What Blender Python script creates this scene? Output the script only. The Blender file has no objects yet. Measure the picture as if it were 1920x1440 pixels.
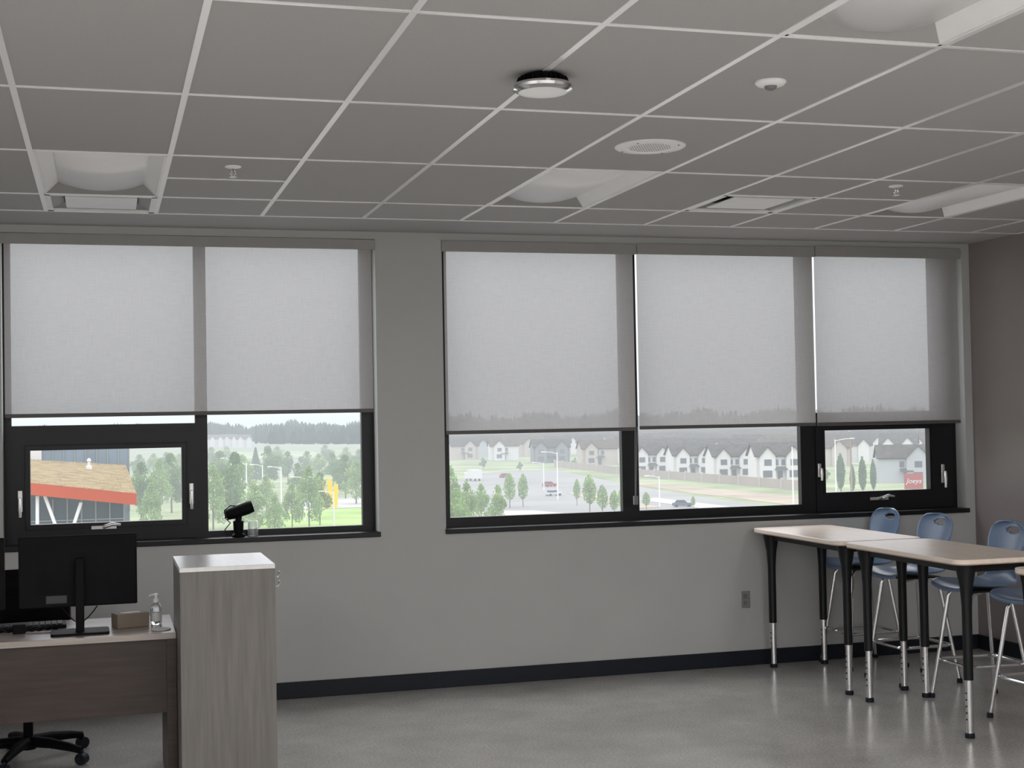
import bpy, bmesh, math, random
from mathutils import Vector, Matrix
random.seed(7)
S = bpy.context.scene; COL = S.collection; PI = math.pi
S.view_settings.view_transform = 'Standard'
# ------------------------------------------------------------ camera
F = 2617.0
d_ = Vector((-765, -80, -F)).normalized()
l_ = Vector((8940, 95, -F)); l_ = (l_ - d_*l_.dot(d_)).normalized()
u_ = l_.cross(d_)
R = Matrix((l_, d_, u_))
CAM = Vector((0, 0, 1.75))
cd = bpy.data.cameras.new('camera'); cam = bpy.data.objects.new('camera', cd); COL.objects.link(cam)
cam.matrix_world = Matrix.Translation(CAM) @ R.to_4x4()
cd.sensor_fit = 'HORIZONTAL'; cd.sensor_width = 36; cd.lens = F*36/1920; cd.clip_end = 6000; cd.clip_start = .05
S.camera = cam
FWD = R @ Vector((0, 0, -1))
def P(u, v, X=None, Y=None, Z=None):
    d = R @ Vector(((u-960)/F, (720-v)/F, -1))
    if X is not None: t = (X-CAM.x)/d.x
    elif Y is not None: t = (Y-CAM.y)/d.y
    else: t = (Z-CAM.z)/d.z
    return CAM + d*t
ZG = -14.0
def G(u, v): return P(u, v, Z=ZG)
def depth(p): return (p-CAM).dot(FWD)
# ------------------------------------------------------------ mesh builder
class MB:
    def __init__(s): s.v = []; s.f = []
    def poly(s, pts):
        n = len(s.v); s.v += [Vector(p) for p in pts]; s.f.append(tuple(range(n, n+len(pts)))); return s
    def box(s, x0, x1, y0, y1, z0, z1):
        n = len(s.v)
        s.v += [Vector((x, y, z)) for z in (z0, z1) for y in (y0, y1) for x in (x0, x1)]
        for q in ((0,2,3,1),(4,5,7,6),(0,1,5,4),(2,6,7,3),(0,4,6,2),(1,3,7,5)): s.f.append(tuple(n+i for i in q))
        return s
    def loft(s, rings, cap=True, closed=True):
        n = len(s.v); k = len(rings[0])
        for r in rings: s.v += [Vector(p) for p in r]
        for i in range(len(rings)-1):
            for j in range(k if closed else k-1):
                a = n+i*k+j; b = n+i*k+(j+1) % k
                s.f.append((a, b, b+k, a+k))
        if cap:
            s.f.append(tuple(n+j for j in reversed(range(k)))); s.f.append(tuple(n+(len(rings)-1)*k+j for j in range(k)))
        return s
    def tube(s, pts, r, n=10, cap=True):
        pts = [Vector(p) for p in pts]; rings = []; ref = None
        for i, p in enumerate(pts):
            t = (pts[min(i+1, len(pts)-1)] - pts[max(i-1, 0)]).normalized()
            if ref is None: ref = Vector((0,0,1)) if abs(t.z) < .9 else Vector((1,0,0))
            a = t.cross(ref)
            if a.length < 1e-4: a = t.orthogonal()
            a.normalize(); b = a.cross(t); ref = b
            rr = r[i] if isinstance(r, (list, tuple)) else r
            rings.append([p + a*rr*math.cos(2*PI*k/n) + b*rr*math.sin(2*PI*k/n) for k in range(n)])
        return s.loft(rings, cap)
    def lathe(s, prof, c=(0,0,0), n=32, cap=True):
        c = Vector(c)
        return s.loft([[c+Vector((r*math.cos(2*PI*k/n), r*math.sin(2*PI*k/n), z)) for k in range(n)] for r, z in prof], cap)
    def prism(s, pts, z0, z1):
        return s.loft([[(x, y, z0) for x, y in pts], [(x, y, z1) for x, y in pts]])
    def frame(s, ox0, ox1, oz0, oz1, ix0, ix1, iz0, iz1, y0, y1):
        s.box(ox0, ix0, y0, y1, oz0, oz1); s.box(ix1, ox1, y0, y1, oz0, oz1)
        s.box(ix0, ix1, y0, y1, oz0, iz0); s.box(ix0, ix1, y0, y1, iz1, oz1); return s
    def build(s, name, mat, parent=None, smooth=False, bevel=0, world=False, solid=0):
        off = Vector((0,0,0))
        if parent is not None:
            if world:
                q = parent
                while q is not None: off += q.location; q = q.parent
        else:
            xs = [p.x for p in s.v]; ys = [p.y for p in s.v]; zs = [p.z for p in s.v]
            off = Vector(((min(xs)+max(xs))/2, (min(ys)+max(ys))/2, min(zs)))
        me = bpy.data.meshes.new(name)
        me.from_pydata([tuple(p-off) for p in s.v], [], s.f)
        bm = bmesh.new(); bm.from_mesh(me); bmesh.ops.recalc_face_normals(bm, faces=bm.faces); bm.to_mesh(me); bm.free()
        me.materials.append(mat)
        if smooth:
            me.polygons.foreach_set('use_smooth', [True]*len(me.polygons)); me.set_sharp_from_angle(angle=.75)
        o = bpy.data.objects.new(name, me); COL.objects.link(o)
        if parent is not None: o.parent = parent
        else: o.location = off
        if solid:
            m = o.modifiers.new('solid', 'SOLIDIFY'); m.thickness = solid; m.offset = 0
        if bevel:
            m = o.modifiers.new('bevel', 'BEVEL'); m.width = bevel; m.segments = 2; m.limit_method = 'ANGLE'
        return o
def rrect(x0, x1, y0, y1, r, n=6):
    out = []
    for cx, cy, a in ((x1-r, y1-r, 0), (x0+r, y1-r, 90), (x0+r, y0+r, 180), (x1-r, y0+r, 270)):
        for k in range(n+1):
            t = math.radians(a+90*k/n); out.append((cx+r*math.cos(t), cy+r*math.sin(t)))
    return out
def tag(o, label, cat, group=None, kind=None):
    o['label'] = label; o['category'] = cat
    if group: o['group'] = group
    if kind: o['kind'] = kind
    return o
def thing(name, label, cat, loc=(0,0,0), rz=0, group=None, kind=None):
    o = bpy.data.objects.new(name, None); COL.objects.link(o); o.empty_display_size = .1
    o.location = loc; o.rotation_euler = (0, 0, rz)
    return tag(o, label, cat, group, kind)
def copy_tree(o, parent=None):
    c = o.copy(); COL.objects.link(c); c.parent = parent
    for ch in list(o.children): copy_tree(ch, c)
    return c
# ------------------------------------------------------------ materials
def M(name, col, rough=.5, metal=0, var=0, scale=8, stretch=(1,1,1), bump=0, spec=.5, trans=0, rvar=0):
    m = bpy.data.materials.new(name); m.use_nodes = True; nt = m.node_tree; N = nt.nodes; L = nt.links
    b = N['Principled BSDF']; b.inputs['Roughness'].default_value = rough; b.inputs['Metallic'].default_value = metal
    b.inputs['Specular IOR Level'].default_value = spec; b.inputs['Transmission Weight'].default_value = trans
    b.inputs['Base Color'].default_value = (*col, 1)
    tc = N.new('ShaderNodeTexCoord'); mp = N.new('ShaderNodeMapping'); mp.inputs['Scale'].default_value = stretch
    no = N.new('ShaderNodeTexNoise'); no.inputs['Scale'].default_value = scale; no.inputs['Detail'].default_value = 5
    L.new(tc.outputs['Object'], mp.inputs['Vector']); L.new(mp.outputs['Vector'], no.inputs['Vector'])
    v = max(var, .02)
    cr = N.new('ShaderNodeValToRGB'); cr.color_ramp.elements[0].position = .3; cr.color_ramp.elements[1].position = .7
    cr.color_ramp.elements[0].color = (*[c*(1-v) for c in col], 1); cr.color_ramp.elements[1].color = (*[min(1, c*(1+v)) for c in col], 1)
    L.new(no.outputs['Fac'], cr.inputs['Fac']); L.new(cr.outputs['Color'], b.inputs['Base Color'])
    if rvar:
        mr = N.new('ShaderNodeMapRange'); mr.inputs['To Min'].default_value = rough-rvar; mr.inputs['To Max'].default_value = rough+rvar
        L.new(no.outputs['Fac'], mr.inputs['Value']); L.new(mr.outputs['Result'], b.inputs['Roughness'])
    if bump:
        bp = N.new('ShaderNodeBump'); bp.inputs['Strength'].default_value = bump; bp.inputs['Distance'].default_value = .01
        L.new(no.outputs['Fac'], bp.inputs['Height']); L.new(bp.outputs['Normal'], b.inputs['Normal'])
    return m
def speckle(m, scale, amt):
    # fine aggregate multiplied over an existing Principled colour
    nt = m.node_tree; N = nt.nodes; L = nt.links; b = N['Principled BSDF']
    src = b.inputs['Base Color'].links[0].from_socket
    tc = N.new('ShaderNodeTexCoord'); no = N.new('ShaderNodeTexNoise'); no.inputs['Scale'].default_value = scale; no.inputs['Detail'].default_value = 3
    L.new(tc.outputs['Object'], no.inputs['Vector'])
    mr = N.new('ShaderNodeMapRange'); mr.inputs['From Min'].default_value = .3; mr.inputs['From Max'].default_value = .7
    mr.inputs['To Min'].default_value = 1-amt; mr.inputs['To Max'].default_value = 1+amt
    mu = N.new('ShaderNodeVectorMath'); mu.operation = 'SCALE'
    L.new(no.outputs['Fac'], mr.inputs['Value']); L.new(src, mu.inputs[0]); L.new(mr.outputs['Result'], mu.inputs['Scale']); L.new(mu.outputs[0], b.inputs['Base Color'])
KO = .92
def HM(name, col, var=.15, scale=.15, haze=620, leaf=False):
    # outdoor material, haze painted in as emission growing with distance north of the building
    col = tuple(c*KO for c in col)
    m = bpy.data.materials.new(name); m.use_nodes = True; nt = m.node_tree; N = nt.nodes; L = nt.links
    N.remove(N['Principled BSDF']); out = N['Material Output']
    df = N.new('ShaderNodeBsdfDiffuse'); em = N.new('ShaderNodeEmission'); mx = N.new('ShaderNodeMixShader')
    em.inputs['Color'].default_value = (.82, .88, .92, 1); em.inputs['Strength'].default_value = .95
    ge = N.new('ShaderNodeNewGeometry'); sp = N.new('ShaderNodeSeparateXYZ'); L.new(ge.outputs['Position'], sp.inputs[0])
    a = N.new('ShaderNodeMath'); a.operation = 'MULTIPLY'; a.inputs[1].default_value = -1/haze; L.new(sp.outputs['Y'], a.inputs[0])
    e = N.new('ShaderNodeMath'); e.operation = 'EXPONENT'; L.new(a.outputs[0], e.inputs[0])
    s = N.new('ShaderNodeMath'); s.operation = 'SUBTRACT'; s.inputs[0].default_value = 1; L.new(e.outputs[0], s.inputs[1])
    no = N.new('ShaderNodeTexNoise'); no.inputs['Scale'].default_value = scale; no.inputs['Detail'].default_value = 4
    L.new(ge.outputs['Position'], no.inputs['Vector'])
    cr = N.new('ShaderNodeValToRGB'); cr.color_ramp.elements[0].position = .3; cr.color_ramp.elements[1].position = .7
    cr.color_ramp.elements[0].color = (*[c*(1-var) for c in col], 1); cr.color_ramp.elements[1].color = (*[min(1, c*(1+var)) for c in col], 1)
    L.new(no.outputs['Fac'], cr.inputs['Fac']); L.new(cr.outputs['Color'], df.inputs['Color'])
    base = df.outputs[0]
    if leaf:
        tl = N.new('ShaderNodeBsdfTranslucent'); m2 = N.new('ShaderNodeMixShader'); m2.inputs['Fac'].default_value = .45
        L.new(cr.outputs['Color'], tl.inputs['Color']); L.new(df.outputs[0], m2.inputs[1]); L.new(tl.outputs[0], m2.inputs[2]); base = m2.outputs[0]
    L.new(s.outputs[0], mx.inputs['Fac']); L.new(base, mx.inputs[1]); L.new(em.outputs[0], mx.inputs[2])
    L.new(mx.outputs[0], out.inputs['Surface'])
    m.cycles.emission_sampling = 'NONE'
    return m
def shade_mat():
    m = bpy.data.materials.new('shade_fabric'); m.use_nodes = True; nt = m.node_tree; N = nt.nodes; L = nt.links
    N.remove(N['Principled BSDF']); out = N['Material Output']
    tl = N.new('ShaderNodeBsdfTranslucent'); df = N.new('ShaderNodeBsdfDiffuse'); tr = N.new('ShaderNodeBsdfTransparent')
    m1 = N.new('ShaderNodeMixShader'); m2 = N.new('ShaderNodeMixShader')
    tc = N.new('ShaderNodeTexCoord'); cols_ = []
    for st in ((1, 1, .08), (.08, 1, 1)):
        mp = N.new('ShaderNodeMapping'); mp.inputs['Scale'].default_value = st
        no = N.new('ShaderNodeTexNoise'); no.inputs['Scale'].default_value = 150; no.inputs['Detail'].default_value = 3
        L.new(tc.outputs['Object'], mp.inputs['Vector']); L.new(mp.outputs['Vector'], no.inputs['Vector']); cols_.append(no)
    ad = N.new('ShaderNodeMath'); ad.operation = 'ADD'; L.new(cols_[0].outputs['Fac'], ad.inputs[0]); L.new(cols_[1].outputs['Fac'], ad.inputs[1])
    hv = N.new('ShaderNodeMath'); hv.operation = 'MULTIPLY'; hv.inputs[1].default_value = .5; L.new(ad.outputs[0], hv.inputs[0])
    cr = N.new('ShaderNodeValToRGB'); cr.color_ramp.elements[0].position = .35; cr.color_ramp.elements[1].position = .65
    cr.color_ramp.elements[0].color = (.218, .211, .221, 1); cr.color_ramp.elements[1].color = (.300, .292, .303, 1)
    L.new(hv.outputs[0], cr.inputs['Fac']); L.new(cr.outputs['Color'], tl.inputs['Color'])
    df.inputs['Color'].default_value = (.68, .66, .625, 1)
    m1.inputs['Fac'].default_value = .5; L.new(tl.outputs[0], m1.inputs[1]); L.new(df.outputs[0], m1.inputs[2])
    m2.inputs['Fac'].default_value = .16; L.new(m1.outputs[0], m2.inputs[1]); L.new(tr.outputs[0], m2.inputs[2])
    L.new(m2.outputs[0], out.inputs['Surface']); return m
m_wall = M('wall_paint', (.485,.495,.485), .6, var=.02, scale=3)
m_taupe = M('taupe_wall_paint', (.26,.228,.222), .38, var=.03, scale=3)
m_tile = M('ceiling_tile', (.43,.425,.42), .9, var=.05, scale=160, bump=.08)
m_tbar = M('ceiling_grid_metal', (.96,.955,.955), .3, .3)
m_floor = M('polished_concrete', (.48,.465,.44), .2, var=.14, scale=2.6, spec=1.0, rvar=.03); speckle(m_floor, 70, .2)
m_black = M('black_frame', (.006,.007,.009), .4, spec=.35)
m_base = M('black_rubber', (.008,.011,.018), .5, spec=.3)
m_bplast = M('black_plastic', (.004,.004,.005), .6, bump=.05, scale=200, spec=.12)
m_shade = shade_mat()
m_val = M('shade_valance', (.35,.345,.335), .5)
m_hem = M('shade_hem', (.10,.095,.09), .5)
m_white = M('white_enamel', (.93,.93,.93), .4)
m_lens = M('frosted_lens', (.95,.95,.95), .35)
m_dark = M('dark_recess', (.03,.03,.03), .8)
m_chrome = M('chrome', (.78,.78,.79), .12, 1)
m_silver = M('silver_handle', (.7,.7,.7), .3, .8)
m_maple = M('maple_top', (.88,.76,.65), .34, var=.06, scale=5, stretch=(6,.6,6), spec=.6)  # maple lightened in its colour to carry the window glare
m_mapleedge = M('maple_edge', (.42,.31,.24), .4, var=.1)
m_blue = M('blue_plastic', (.17,.245,.375), .3, var=.04)
m_walnut = M('walnut_laminate', (.034,.0195,.014), .4, var=.35, scale=5, stretch=(.7,6,9))
m_desktop = M('desk_top_glare_laminate', (.36,.31,.28), .25, var=.15, scale=5, stretch=(.7,8,8), spec=.9)  # desk top lightened, window glare put into the colour
m_ash = M('grey_ash_laminate', (.165,.155,.143), .45, var=.15, scale=7, stretch=(9,9,.5))
m_ashtop = M('window_lit_cabinet_top', (.80,.795,.785), .25, var=.05, scale=6, stretch=(8,.7,8), spec=1.0)  # paler than the body: window light painted into the top
m_card = M('brown_card', (.22,.18,.14), .7, var=.1)
m_clear = M('clear_plastic', (.9,.93,.93), .08, trans=.9)
m_paper = M('white_paper', (.6,.6,.59), .6)
m_stick = M('grey_sticker', (.2,.2,.21), .6)
m_mstick = M('monitor_sticker', (.04,.04,.042), .6)
m_steel = M('brushed_steel', (.45,.45,.44), .35, .9)
m_back = M('white_wall_paint', (.82,.815,.80), .6, var=.02, scale=3)
# ------------------------------------------------------------ room
Yw = 8.97; HC = 2.99; XL = -3.6; YB = -3.0
XR = P(1822, 700, Y=Yw).x
zs = (P(712,1008,Y=Yw-.02).z + P(838,1000,Y=Yw-.02).z + P(1700,966,Y=Yw-.02).z)/3     # underside of the sills
zb = zs+.032
zt = P(828,462,Y=Yw).z+.04
A0, A1 = P(3,740,Y=Yw).x, P(707,720,Y=Yw).x
B0, B1 = P(832,720,Y=Yw).x, P(1808,700,Y=Yw).x
WT = .18
w = MB()
w.box(XL, A0, Yw, Yw+WT, 0, HC); w.box(A1, B0, Yw, Yw+WT, 0, HC); w.box(B1, XR, Yw, Yw+WT, 0, HC)
for a, b in ((A0, A1), (B0, B1)): w.box(a, b, Yw, Yw+WT, 0, zs); w.box(a, b, Yw, Yw+WT, zt, HC)
tag(w.build('wall_back', m_wall), 'light grey painted wall holding both window groups', 'wall', kind='structure')
tag(MB().box(XR, XR+.15, YB, Yw+WT, 0, HC).build('wall_right', m_taupe), 'dark taupe painted wall at the right', 'wall', kind='structure')
tag(MB().box(XL-.15, XL, YB, Yw+WT, 0, HC).build('wall_left', m_back), 'light grey wall left of the desk', 'wall', kind='structure')
tag(MB().box(XL, XR, YB-.15, YB, 0, HC).build('wall_front', m_back), 'light grey wall opposite the windows', 'wall', kind='structure')
tag(MB().box(XL-.15, XR+.15, YB-.15, Yw+WT, -.2, 0).build('floor', m_floor), 'polished grey concrete floor', 'floor', kind='structure')
tag(MB().box(XL, XR-.015, Yw-.015, Yw, 0, .105).build('baseboard_back', m_base, bevel=.004), 'black rubber baseboard under the windows', 'baseboard', kind='structure')
tag(MB().box(XR-.015, XR, YB, Yw, 0, .105).build('baseboard_right', m_base, bevel=.004), 'black rubber baseboard on the taupe wall', 'baseboard', kind='structure')
# ceiling
TW = .6096; CX = .304; RY = [8.37, 7.76]
while RY[-1] > YB: RY.append(RY[-1]-2*TW)
cols = [CX+TW*k for k in range(-7, 11)]
def colx(k): return CX+TW*k
holes = [(-1, 6.5408, 7.76), (3, 6.5408, 7.76), (7, 6.5408, 7.76), (3, 7.76-8*TW, 7.76-6*TW), (-1, 7.76, 8.37), (5, 7.1504, 7.76)]
def in_hole(x, y): return any(colx(k) < x < colx(k+1) and a < y < b for k, a, b in holes)
xs = [XL]+[c for c in cols if XL < c < XR]+[XR]
ys = [Yw]+[8.37-TW*k for k in range(0, 22) if 8.37-TW*k > YB]+[YB]
c = MB(); g = MB()
for i in range(len(xs)-1):
    for j in range(len(ys)-1):
        if not in_hole((xs[i]+xs[i+1])/2, (ys[j]+ys[j+1])/2):
            c.poly([(xs[i], ys[j+1], HC), (xs[i+1], ys[j+1], HC), (xs[i+1], ys[j], HC), (xs[i], ys[j], HC)])
ceil = tag(c.build('ceiling', m_tile), 'suspended ceiling of grey two by four tiles', 'ceiling', kind='structure')
for x in xs[1:-1]: g.box(x-.012, x+.012, YB, 8.38, HC-.004, HC+.001)
for yy in RY:
    if yy > YB: g.box(XL, XR, yy-.009, yy+.009, HC-.0042, HC+.001)
for k in (0, 5, 6): g.box(colx(k), colx(k+1), 7.1504-.009, 7.1504+.009, HC-.0042, HC+.001)
g.box(XR-.022, XR, YB, 8.38, HC-.004, HC+.001)
g.build('ceiling_grid', m_tbar, ceil, world=True)
tag(MB().box(XL-.15, XR+.15, YB-.15, Yw+WT, HC+.35, HC+.45).build('ceiling_slab', m_dark), 'concrete slab hidden above the suspended ceiling', 'ceiling', kind='structure')
# ---- troffers
def troffer(k, ya, yb, label):
    xc = (colx(k)+colx(k+1))/2; yc = (ya+yb)/2; W = TW/2-.013; L = (yb-ya)/2-.013
    t = thing('ceiling_light', label, 'ceiling light', (xc, yc, HC), group='recessed ceiling lights')
    MB().box(-W-.02, -W+.012, -L-.02, L+.02, -.003, .0).box(W-.012, W+.02, -L-.02, L+.02, -.003, 0).box(-W, W, -L-.02, -L+.012, -.003, 0).box(-W, W, L-.012, L+.02, -.003, 0).build('frame', m_white, t)
    h = MB(); h.box(-W-.01, W+.01, -L-.01, L+.01, .10, .105)
    h.box(-W-.012, -W-.006, -L-.01, L+.01, 0, .105); h.box(W+.006, W+.012, -L-.01, L+.01, 0, .105)
    h.box(-W, W, -L-.012, -L-.006, 0, .105); h.box(-W, W, L+.006, L+.012, 0, .105); h.build('housing', m_white, t)
    for s in (-1, 1):
        MB().loft([[(s*(W-.012), -L+.01, 0), (s*(W-.012), L-.01, 0)], [(s*.215, -L+.01, .052), (s*.215, L-.01, .052)]], cap=False, closed=False).build('reflector', m_white, t, solid=.002)
    for s in (-1, 1):
        MB().loft([[(-W+.012, s*(L-.012), 0), (W-.012, s*(L-.012), 0)], [(-W+.012, s*(L-.09), .056), (W-.012, s*(L-.09), .056)]], cap=False, closed=False).build('end_plate', m_val, t, solid=.002)  # greyer than the reflectors: shade on the plates put into the colour
    n = 20; rows = []
    for i in range(n+1):
        x = -.225+.45*i/n; q = (x/.225)**2; z = .014+.038*q
        rows.append([(x, -L+.03, z), (x, L-.05, z)])
    MB().loft(rows, cap=False, closed=False).build('diffuser', m_lens, t, smooth=True, solid=.003)
troffer(-1, 6.5408, 7.76, 'recessed white ceiling light with bowed lens, beside an air diffuser above the desk')
troffer(3, 6.5408, 7.76, 'recessed white ceiling light with bowed lens, just past the round ceiling speaker')
troffer(7, 6.5408, 7.76, 'recessed white ceiling light with bowed lens, farthest right above the high tables')
troffer(3, holes[3][1], holes[3][2], 'recessed white ceiling light cropped by the top right of the photo, nearest of the lights')
def diffuser(k, ya, yb, label):
    xc = (colx(k)+colx(k+1))/2; yc = (ya+yb)/2; W = TW/2-.013
    t = thing('air_diffuser', label, 'air vent', (xc, yc, HC), group='square ceiling air diffusers')
    f = MB(); f.box(-W-.02, -W+.03, -W-.02, W+.02, -.003, .01).box(W-.03, W+.02, -W-.02, W+.02, -.003, .01).box(-W, W, -W-.02, -W+.03, -.003, .01).box(-W, W, W-.03, W+.02, -.003, .01)
    f.build('frame', m_white, t)
    MB().loft([[(-W+.02, -W+.02, .005), (W-.02, -W+.02, .005), (W-.02, W-.02, .005), (-W+.02, W-.02, .005)], [(-.2, -.2, .035), (.2, -.2, .035), (.2, .2, .035), (-.2, .2, .035)]], cap=False).build('cone', m_val, t)
    MB().box(-.2, .2, -.2, .2, .035, .04).build('neck', m_dark, t)
    MB().box(-.19, .19, -.19, .19, .001, .009).build('face_panel', m_white, t, bevel=.003)
diffuser(-1, 7.76, 8.37, 'square white air diffuser between the left ceiling light and the window')
diffuser(5, 7.1504, 7.76, 'square white air diffuser in the ceiling above the right windows')
# ---- round ceiling items
p = P(1017, 140, Z=HC); t = thing('ceiling_unit', 'round ceiling-mounted unit with finned black body and glossy pale rim', 'ceiling unit', (p.x, p.y, HC))
fb = MB(); fb.lathe([(.02,0),(.06,0),(.078,-.008),(.078,-.03),(.093,-.036),(.02,-.036)][::-1], n=40)
for k in range(28):
    a = 2*PI*k/28; ca, sa = math.cos(a), math.sin(a)
    fb.loft([[(ca*r-sa*w2, sa*r+ca*w2, z) for r, z in ((.05,-.006),(.090,-.014),(.097,-.034),(.05,-.034))] for w2 in (-.0025,.0025)])
fb.build('finned_body', m_bplast, t)
MB().lathe([(.093,-.034),(.105,-.037),(.110,-.046),(.107,-.056),(.092,-.064),(.06,-.070),(.02,-.071)], n=48).build('rim', m_chrome, t, smooth=True)
MB().lathe([(.088,-.0655),(.05,-.073),(.005,-.076)], n=40).build('lens', m_lens, t, smooth=True)
p = P(1445, 158, Z=HC-.01); t = thing('smoke_detector', 'small white disc sensor on the ceiling near the top right light', 'sensor', (p.x, p.y, HC))
MB().lathe([(.058,0),(.058,-.006),(.05,-.014),(.03,-.018),(.005,-.018)], n=32).build('disc', m_white, t, smooth=True)
MB().lathe([(.024,-.017),(.02,-.028),(.01,-.033),(.002,-.034)], n=24).build('sensor_dome', m_stick, t, smooth=True)
p = P(1219, 276, Z=HC-.005); t = thing('ceiling_speaker', 'round white ceiling speaker with perforated grille', 'speaker', (p.x, p.y, HC))
MB().lathe([(.163,0),(.163,-.004),(.155,-.009),(.115,-.011),(.112,-.007),(.01,-.007)], n=48).build('rim', m_white, t, smooth=True)
gr = MB()
for i in range(-8, 9):
    for j in range(-8, 9):
        x, y2 = i*.0125+(.006 if j % 2 else 0), j*.0115
        if x*x+y2*y2 < .098**2: gr.lathe([(.0026, -.0078), (.0026, -.0072)], (x, y2, 0), 6)
gr.build('grille', m_stick, t)
for k in range(4):
    a = PI/4+k*PI/2; MB().lathe([(.005,-.011),(.004,-.013)], (.14*math.cos(a), .14*math.sin(a), 0), 10).build('screw', m_stick, t)
def sprinkler(u, v, label):
    p = P(u, v, Z=HC-.01); t = thing('sprinkler_head', label, 'sprinkler', (p.x, p.y, HC), group='ceiling sprinklers')
    MB().lathe([(.04,.002),(.038,-.005),(.014,-.01),(.005,-.01)], n=24).build('escutcheon', m_white, t, smooth=True)
    b = MB().tube([(0,0,.05),(0,0,-.035)], .006, 8); b.tube([(-.008,0,-.02),(-.014,0,-.035),(0,0,-.05)], .003, 6).tube([(.008,0,-.02),(.014,0,-.035),(0,0,-.05)], .003, 6).build('body', m_chrome, t)
    MB().lathe([(.004,-.048),(.018,-.051),(.018,-.053),(.003,-.053)], n=16).build('deflector', m_white, t)
sprinkler(437, 316, 'small white ceiling sprinkler head near the left ceiling light')
sprinkler(1680, 352, 'small white ceiling sprinkler head beside the far right ceiling light')
# ------------------------------------------------------------ windows
YF = Yw+.13; FD = .05
fx = lambda u, v: P(u, v, Y=YF).x
fz = lambda u, v: P(u, v, Y=YF).z
def handle(parent, u, v, h, horiz=False):
    p = P(u, v, Y=YF-.015); x, z = p.x, p.z; y = YF-.015
    b = MB()
    if horiz:
        b.box(x-.075, x+.075, y-.008, y, z-.012, z+.008)
        b.tube([(x+.0, y-.006, z), (x+.01, y-.04, z+.006), (x+.05, y-.05, z+.02), (x+.1, y-.045, z+.012)], [.012,.012,.011,.008], 8)
    else:
        b.prism(rrect(x-.014, x+.014, y-.012, y, .004, 2), z-h*.3, z+h*.5)
        b.tube([(x, y-.006, z+h*.2), (x, y-.04, z+h*.18), (x, y-.045, z-h*.1), (x, y-.04, z-h*.5)], [.009,.011,.011,.009], 8)
    b.build('handle', m_silver, parent, smooth=True, world=True)
# window 1
t = thing('window_1', 'left window group with black frames, opening sash at its left', 'window', ((A0+A1)/2, YF, zb), kind='structure')
MB().box(A0-.005, A1+.008, Yw-.02, YF+.03, zs, zb).build('window_sill', m_black, t, bevel=.004, world=True)
jl = fx(22, 900); ml, mr = fx(367, 900), fx(390, 900); jr = fx(679, 880); rb = fz(540, 990); tt0, tt1 = fz(200, 812), fz(200, 796)
b = MB(); b.box(A0, jl, YF, YF+FD, zb, zt); b.box(ml, mr, YF, YF+FD, zb, zt); b.box(jr, A1, YF, YF+FD, zb, zt)
b.box(mr, jr, YF, YF+FD, zb, rb); b.box(jl, ml, YF, YF+FD, zb, zb+.012); b.box(jl, ml, YF, YF+FD, zt-.04, zt); b.box(mr, jr, YF, YF+FD, zt-.04, zt); b.box(jl, ml, YF, YF+FD, tt0, tt1)
b.build('frame', m_black, t, world=True)
sa = MB(); g0, g1, h0, h1 = fx(57, 910), fx(341, 910), fz(200, 979), fz(200, 842)
sa.frame(jl-.008, ml+.008, zb+.006, tt0+.008, g0, g1, h0, h1, YF-.012, YF-.001)
so = sa.build('sash', m_black, t, world=True)
MB().frame(jl+.002, ml-.002, zb+.013, tt0-.002, g0, g1, h0, h1, YF, YF+.045).build('sash_frame', m_black, t, world=True)
MB().frame(g0-.035, g1+.035, h0-.035, h1+.035, g0-.028, g1+.028, h0-.028, h1+.028, YF-.016, YF-.011).build('gasket', m_base, so, world=True)
handle(so, 38, 945, .16); handle(so, 359, 930, .16); handle(so, 195, 988, .1, True)
# window 2
t = thing('window_2', 'right window group of three black framed bays, opening sash at its right', 'window', ((B0+B1)/2, YF, zb), kind='structure')
MB().box(B0-.005, min(B1+.008, XR-.002), Yw-.02, YF+.03, zs, zb).build('window_sill', m_black, t, bevel=.004, world=True)
jl = fx(843, 890); m1a, m1b = fx(1167, 890), fx(1198, 890); m2a, m2b = fx(1502, 880), fx(1531, 880); jr = fx(1752, 870); js = fx(1788, 870); rb = fz(1000, 965); tt0, tt1 = fz(1650, 797), fz(1650, 772)
b = MB()
for a, c2 in ((B0, jl), (m1a, m1b), (m2a, m2b), (jr, B1)): b.box(a, c2, YF, YF+FD, zb, zt)
for a, c2, rr in ((jl, m1a, rb), (m1b, m2a, rb), (m2b, jr, zb+.012)):
    b.box(a, c2, YF, YF+FD, zb, rr); b.box(a, c2, YF, YF+FD, zt-.04, zt)
b.box(m2b, jr, YF, YF+FD, tt0, tt1); b.build('frame', m_black, t, world=True)
g0, g1, h0, h1 = fx(1546, 860), fx(1742, 860), fz(1650, 920), fz(1650, 805)
so = MB().frame(m2b-.008, js, zb+.006, tt0+.008, g0, g1, h0, h1, YF-.012, YF-.001).build('sash', m_black, t, world=True)
MB().frame(g0-.02, g1+.02, h0-.02, h1+.02, g0-.014, g1+.014, h0-.014, h1+.014, YF-.016, YF-.011).build('gasket', m_base, so, world=True)
MB().frame(m2b+.002, jr-.001, zb+.013, tt0-.002, g0, g1, h0, h1, YF, YF+.045).build('sash_frame', m_black, t, world=True)
handle(so, 1536, 885, .12); handle(so, 1767, 892, .17); handle(so, 1648, 934, .1, True)
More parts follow.
